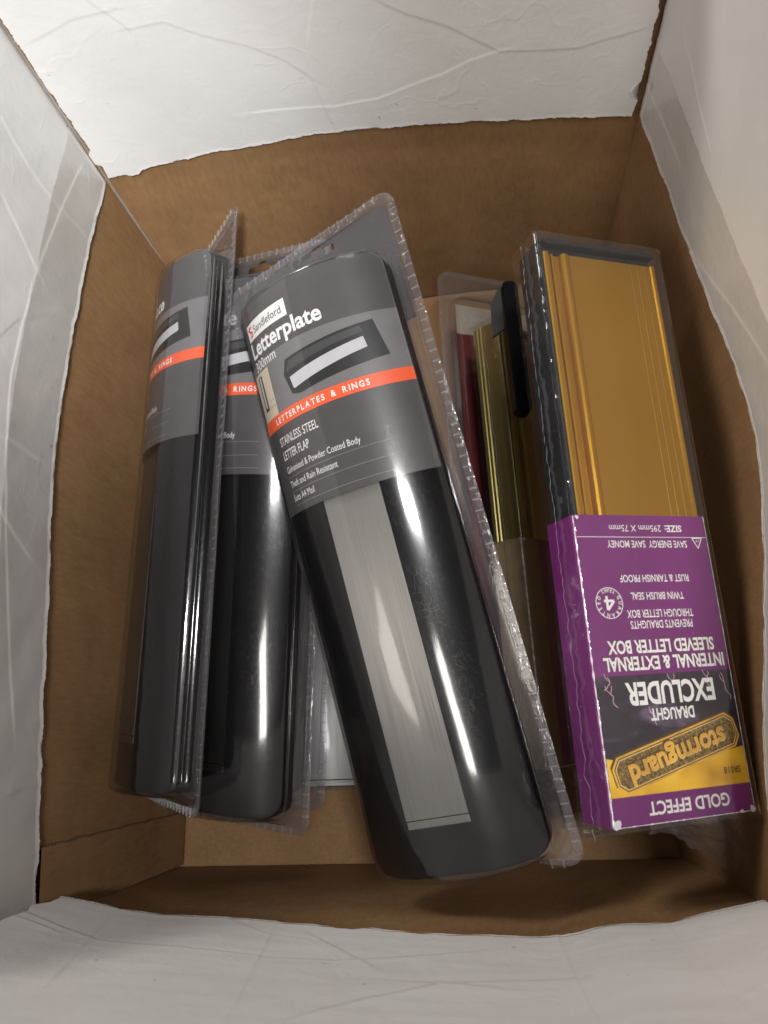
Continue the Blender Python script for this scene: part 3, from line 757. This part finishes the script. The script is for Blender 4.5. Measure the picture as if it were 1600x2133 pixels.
    P.line([(tu - 0.0030, tv - 0.0022), (tu + 0.0030, tv - 0.0022), (tu, tv + 0.0032), (tu - 0.0030, tv - 0.0022)], 0.0006, P_WHITE, 2)
    P.text('PP', tu - 0.0010, tv - 0.0014, 0.0020, 0.0013, P_WHITE, 2, 0.0)
    # guarantee seal
    gu, gv = PW - 0.0135, V(0.1010)
    P.ring(gu, gv, 0.0077, 0.0004, P_WHITE, 2)
    P.arc_text('GUARANTEED', gu, gv, 0.0062, math.radians(205) - math.pi * 0.0, math.radians(-25), 0.0020, P_WHITE, 2, 0.02)
    P.arc_text('YEARS', gu, gv, 0.0062, math.radians(240), math.radians(300), 0.0018, P_WHITE, 2, 0.02, True)
    P.line([(gu + 0.0012, gv + 0.0034), (gu - 0.0028, gv - 0.0010), (gu + 0.0030, gv - 0.0010)], 0.0013, P_WHITE, 3); P.rect(gu + 0.0006, gv - 0.0034, gu + 0.0020, gv + 0.0034, P_WHITE, 4)
    return P
def make_excluder(label, loc, rot, metal, cup):
    root = thing('draught_excluder_pack', label, 'boxed hardware', loc, rot, 'shrink wrapped letter box draught excluders')
    # black tray
    mb = MB(); mb.box((0.0012, 0.0015, -PT), (PW - 0.0012, PL + 0.004, -0.0035))
    mb.box((0.0012, PL + 0.001, -0.0035), (PW - 0.0012, PL + 0.004, 0.0022)); mb.box((0.0012, SL - 0.002, -0.0036), (0.0030, PL + 0.001, 0.0006))
    bevel(mb.build('black_tray', [TRAYB], root), 0.0012)
    if cup:   # this one shows its metal side
        mb = MB()
        pr = [(0.0010, 0.0010), (0.0004, 0.0004), (0.0004, -0.0030), (0.0009, -0.0034), (0.0009, -0.0150), (0.0002, -0.0158), (0.0002, -0.0176), (0.0008, -0.0182), (0.0002, -0.0188), (0.0002, -0.0215), (0.0010, -PT)]
        n = len(pr)
        mb.add([(x, y, z) for y in (0.004, PL + 0.0042) for x, z in pr] , [(i, n+i, n+i+1, i+1) for i in range(n-1)])
        mb.add([(0.001, PL + 0.0042, 0.001), (PW - 0.001, PL + 0.0042, 0.001), (PW - 0.001, PL + 0.0042, -PT), (0.001, PL + 0.0042, -PT)], [(0, 1, 2, 3)])
        mb.build('metal_side', [metal], root)
    # extruded metal frame: profile across x
    prof = [(0.0032, -0.0030), (0.0032, 0.0006), (0.0040, 0.0012), (0.0062, 0.0012), (0.0068, 0.0004), (0.0070, -0.0022), (0.0088, -0.0022), (0.0090, -0.0008),
            (0.0100, -0.0006), (0.0104, -0.0024), (0.0142, -0.0024), (0.0146, -0.0004), (0.0152, 0.0008), (0.0166, 0.0013), (0.0184, 0.0011), (0.0192, 0.0003), (0.0198, 0.0000),
            (0.0600, 0.0000), (0.0603, 0.0001), (0.0608, 0.0000), (0.0645, 0.0000), (0.0648, 0.0001), (0.0653, 0.0000), (0.0694, 0.0), (0.0697, 0.0001), (0.0702, 0.0), (0.0735, 0.0), (0.0742, 0.0008), (0.0756, 0.0010), (0.0766, 0.0004), (0.0767, -0.0035)]
    mb = MB(); n = len(prof); y0, y1 = 0.004, PL - 0.004
    ys = [lerp(y0, y1, i / 30) for i in range(31)]
    mb.add([(x, y, z) for y in ys for x, z in prof], [(j*n+i, j*n+i+1, (j+1)*n+i+1, (j+1)*n+i) for j in range(30) for i in range(n-1)])
    mb.add([(x, y1, z) for x, z in prof] + [(x, y1, -0.0034) for x, z in prof], [(i, n+i, n+i+1, i+1) for i in range(n-1)])
    mb.build('metal_frame', [metal], root, False)
    # printed sleeve with a soft left fold
    mb = MB()
    r = 0.0024; e = 0.0016
    sec = [(PW + 0.0005, -PT - 0.0006), (PW + 0.0005, e - 0.0006), (PW - 0.0001, e)]
    sec += [(r - 0.0008 - r*math.sin(t), e - r + r*math.cos(t)) for t in [math.pi/2*i/8 for i in range(9)]]
    sec += [(-0.0008, -PT - 0.0006)]
    n = len(sec); ys = [lerp(0.0, SL, i / 40) for i in range(41)]
    mb.add([(x, y, z) for y in ys for x, z in sec], [(j*n+i, (j+1)*n+i, (j+1)*n+i+1, j*n+i+1) for j in range(40) for i in range(n-1)])
    fn = lambda u, v, layer: (PW - u if u > 0 else PW, SL - v, e + 0.00006 + layer * 0.00004)
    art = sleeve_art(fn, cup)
    k = len(art.mats)
    # worn white fold lines
    wm = MB()
    def worn(fa, fb, wdt, seed, nrm):
        n_ = 150
        for i in range(n_):
            t0, t1 = i / n_, (i + 1) / n_
            w0 = max(0.00012, wdt * (0.45 + 0.9 * nz(t0 * 40, seed))); w1 = max(0.00012, wdt * (0.45 + 0.9 * nz(t1 * 40, seed)))
            p0 = fa(t0, -w0); p1 = fa(t0, w0); p2 = fa(t1, w1); p3 = fa(t1, -w1)
            wm.add([p0, p1, p2, p3], [(0, 1, 2, 3)])
    def fold(t, o_):
        a_ = math.pi/4 + o_ / r; rr = r + 0.0001
        return (r - 0.0008 - rr*math.sin(a_), lerp(0.0005, SL - 0.0005, t), e - r + rr*math.cos(a_))
    worn(fold, None, 0.0006, 1.0, 0)
    worn(lambda t, o_: (lerp(0.001, PW, t), 0.0005 + o_, e + 0.0007), None, 0.00035, 5.0, 0)
    worn(lambda t, o_: (PW - 0.0003 + o_, lerp(0.0, SL, t), e + 0.0007), None, 0.0003, 9.0, 0)
    for (cx, cy, rr) in ((0.001, 0.002, 0.0022), (PW - 0.0015, 0.0012, 0.0018), (PW - 0.008, 0.0008, 0.0010), (0.0012, SL - 0.0014, 0.0012)):
        pts = [(cx + rr*(0.6 + 0.6*random.random())*math.cos(a_*math.pi/5), cy + rr*(0.6 + 0.6*random.random())*math.sin(a_*math.pi/5), e + 0.00075) for a_ in range(10)]
        wm.add(pts, [tuple(range(10))])
    allm = MB(); allm.add(mb.v, mb.f, 0); 
    base = len(allm.v); allm.v += art.mb.v; allm.f += [tuple(i + base for i in f) for f in art.mb.f]; allm.m += [m_ + 1 for m_ in art.mb.m]
    allm.add(wm.v, wm.f, 1 + k)
    sl = allm.build('printed_sleeve', [GLARE_TAN if cup else PURPLE] + art.mats + [WORN], root, False)
    # shrink film round everything
    mb = MB()
    g = 0.0018
    sec = []
    x0, x1, z0, z1 = -0.0022, PW + 0.0016, -PT - 0.0014, e + g
    def seg(p, q, k): return [(lerp(p[0], q[0], i/k), lerp(p[1], q[1], i/k)) for i in range(k)]
    sec = seg((x1, z0), (x1, z1), 10) + seg((x1, z1), (x0, z1), 40) + seg((x0, z1), (x0, z0), 14) + [(x0, z0)]
    n = len(sec); NY = 130
    def fp(i, j):
        x, z = sec[i]; y = lerp(-0.0015, PL + 0.0065, j / NY)
        kx = smooth01((0.012 - x) / 0.012); ky = max(smooth01((0.006 - y) / 0.006), smooth01((y - PL + 0.004) / 0.008))
        d = (0.0008*nz(x*120, y*50, z*200) + 0.0010*nz(x*300, y*260, z*300)) * (0.10 + 0.9*max(kx, ky))
        d = abs(d) 
        nx = -d if x <= x0 + 1e-6 else (d if x >= x1 - 1e-6 else 0); nzz = d if z >= z1 - 1e-6 else 0
        return (x + nx, y, z + nzz)
    mb.add([fp(i, j) for j in range(NY+1) for i in range(n)], [(j*n+i, (j+1)*n+i, (j+1)*n+i+1, j*n+i+1) for j in range(NY) for i in range(n-1)])
    # far end closing sheet, puckered
    mb.grid(40, 12, lambda s, t: (lerp(x0, x1, s), PL + 0.0065 + 0.001*nz(s*30, t*9, 2.0), lerp(z0, z1, t)))
    fm = mb.build('shrink_film', [SHRINK], root, True)
    # wavy heat-sealed seam along the left side
    mb = MB(); NS = 260
    def sp(t, o_):
        y = lerp(-0.006, PL + 0.004, t); q = smooth01((0.55 - t) / 0.4)
        z = -0.010 + (0.0012*nz(t*14, 3.3) + (0.0016*nz(t*38, 8.1) + 0.0011*nz(t*90, 1.1)) * (0.25 + q))
        return (-0.0036 - 0.0010*nz(t*60, 4) - o_*0.0010, y, z + o_*0.0013)
    mb.grid(2, NS, lambda s, t: sp(t, s))
    mb.build('seam_bead', [film_mat('white_heat_seal', 3.0, 0.80, 200, 0.5, (0.8, 0.8, 0.82), False, 0.2)], fm, True)
    return root, fm
top_pack, top_film = make_excluder('purple sleeved draught excluder with bright gold plate, lying on top by the right wall',
    (0.28155687, 0.03918403, 0.19759782), (0.05399453, 0.43378972, 0.03138421), GOLD, 0)
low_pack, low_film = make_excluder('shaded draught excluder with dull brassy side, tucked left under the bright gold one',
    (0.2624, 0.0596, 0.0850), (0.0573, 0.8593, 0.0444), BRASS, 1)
# loose torn tail of film at the foot of the top pack
mb = MB()
def tail(s, t):
    x = lerp(0.030, 0.076, s) + t * (0.004 + 0.018 * s) ; y = 0.001 - t * lerp(0.010, 0.034, smooth01(s * 1.3 - 0.1)) ; z = -0.006 - t*0.018 + 0.006*nz(s*4, t*1.5, 6) + 0.0016*nz(s*13, t*3, 1)
    return (x, y + 0.002*nz(s*12, t*6), z)
mb.grid(50, 30, tail)
mb.build('torn_film', [CRUMPLE], top_film, True)

# ------------------------------------------------------------------ the maroon card blister at the bottom right
mp = thing('maroon_card_pack', 'clear blister pack with maroon card and cream header, behind the dull brassy pack', 'blister pack', (0.2695, 0.0450, 0.0250), (0.0, 0.45, 0.0))
CW, CL = 0.118, 0.405
bm = bmesh.new(); vs = [bm.verts.new((x, y + CL/2, 0.0)) for x, y in rrect(CW/2, CL/2, 0.012, 8, 6, 12)]; bm.faces.new(vs); bm.verts.index_update()
fl = link('flange', [v.co[:] for v in bm.verts], [tuple(v.index for v in f.verts) for f in bm.faces], [FLANGE], mp); bm.free()
mb = MB(); O = rrect(CW/2, CL/2, 0.012); I = rrect(CW/2 - 0.005, CL/2 - 0.005, 0.008); n = len(O)
mb.add([(x, y + CL/2, 0.0006) for x, y in O] + [(lerp(p[0], q[0], .4), lerp(p[1], q[1], .4) + CL/2, 0.0016) for p, q in zip(O, I)] + [(x, y + CL/2, 0.0006) for x, y in I],
       [(k*n+i, k*n+(i+1) % n, (k+1)*n+(i+1) % n, (k+1)*n+i) for k in range(2) for i in range(n)])
mb.build('crimped_rim', [RIB], fl, True)
Pm = Print(lambda u, v, ly: (u, v, 0.0030 + ly*0.0001), 0.5)
Pm.rect(-0.046, 0.02, 0.046, 0.345, MAROON, 0)
pts = [(-0.046, 0.345)] + [(lerp(-0.046, 0.046, i/16), 0.345 + 0.001*nz(i*0.7, 2)) for i in range(17)] + [(0.046, 0.372), (-0.046, 0.372)]
Pm.shape(pts[1:], CREAM, 1)
Pm.text('Sandleford', -0.034, 0.359, 0.034, 0.0052, P_LINE, 2, 0.01)
Pm.line([(-0.037, 0.365), (-0.040, 0.363), (-0.037, 0.359), (-0.040, 0.357)], 0.0009, P_LINE, 2)
Pm.build('card', mp)
mb = MB()
def zc(x, y, f): return lerp(0.0006, 0.0115, f[1]) if f[0] == 'w' else 0.0115 + f[1]
rings(mb, dome_specs(0.047, 0.178, 0.008, [(0.004, 0.0), (0.003, 0.3), (0.001, 0.35), (0.0, 0.8)], 0.002, 10), 0.198, zc)
mb.build('blister_shell', [FILM], mp, True)
mb = MB(); mb.box((-0.006, 0.024, 0.0036), (0.036, 0.330, 0.0072)); bevel(mb.build('metal_plate', [BRASS], mp), 0.002, 3)

# ------------------------------------------------------------------ loose black plastic strip
st = thing('plastic_strip', 'jet black plastic strip with rounded ends, wedged beside the bright gold pack', 'strip', (0.2665, 0.2760, 0.1250), (0.03, 0.2, 0.02))
mb = MB(); rings(mb, [(0.0052, 0.048, 0.004, 0.0), (0.0052, 0.048, 0.004, 0.0085), (0.0047, 0.0474, 0.0035, 0.0092), (0.002, 0.044, 0.001, 0.0093)], 0.048, lambda x, y, f: f)
mb.build('bar', [JET], st, False)
mb = MB(); mb.add([(-0.0062, 0.062, 0.006), (-0.0062, 0.094, 0.008), (-0.0120, 0.084, 0.000), (-0.0125, 0.060, -0.002), (-0.0062, 0.062, 0.003), (-0.0062, 0.094, 0.005), (-0.0115, 0.084, -0.003), (-0.0120, 0.060, -0.005)],
                 [(0,1,2,3),(7,6,5,4),(0,3,7,4),(1,0,4,5),(2,1,5,6),(3,2,6,7)])
mb.build('side_fin', [GREY_P], st)
# loose scraps of clear film on the base
def scrap(label, x, y, z, sx, sy, sd):
    m_ = MB()
    def f(s, t):
        r_ = 0.7 + 0.5*nz(math.cos(s*6.28)*1.5, math.sin(s*6.28)*1.5, sd)
        return (x + sx*t*r_*math.cos(s*6.28), y + sy*t*r_*math.sin(s*6.28), z + 0.006*t*(1+nz(s*6, t*3, sd)) + 0.004*abs(nz(s*9, t*7, sd+1)))
    m_.grid(60, 12, f)
    o = m_.build('film_scrap', [CRUMPLE], None, True); o['label'] = label; o['category'] = 'plastic film'
scrap('crumpled scrap of clear film on the box base below the purple sleeve', 0.300, 0.020, 0.004, 0.026, 0.011, 2.2)
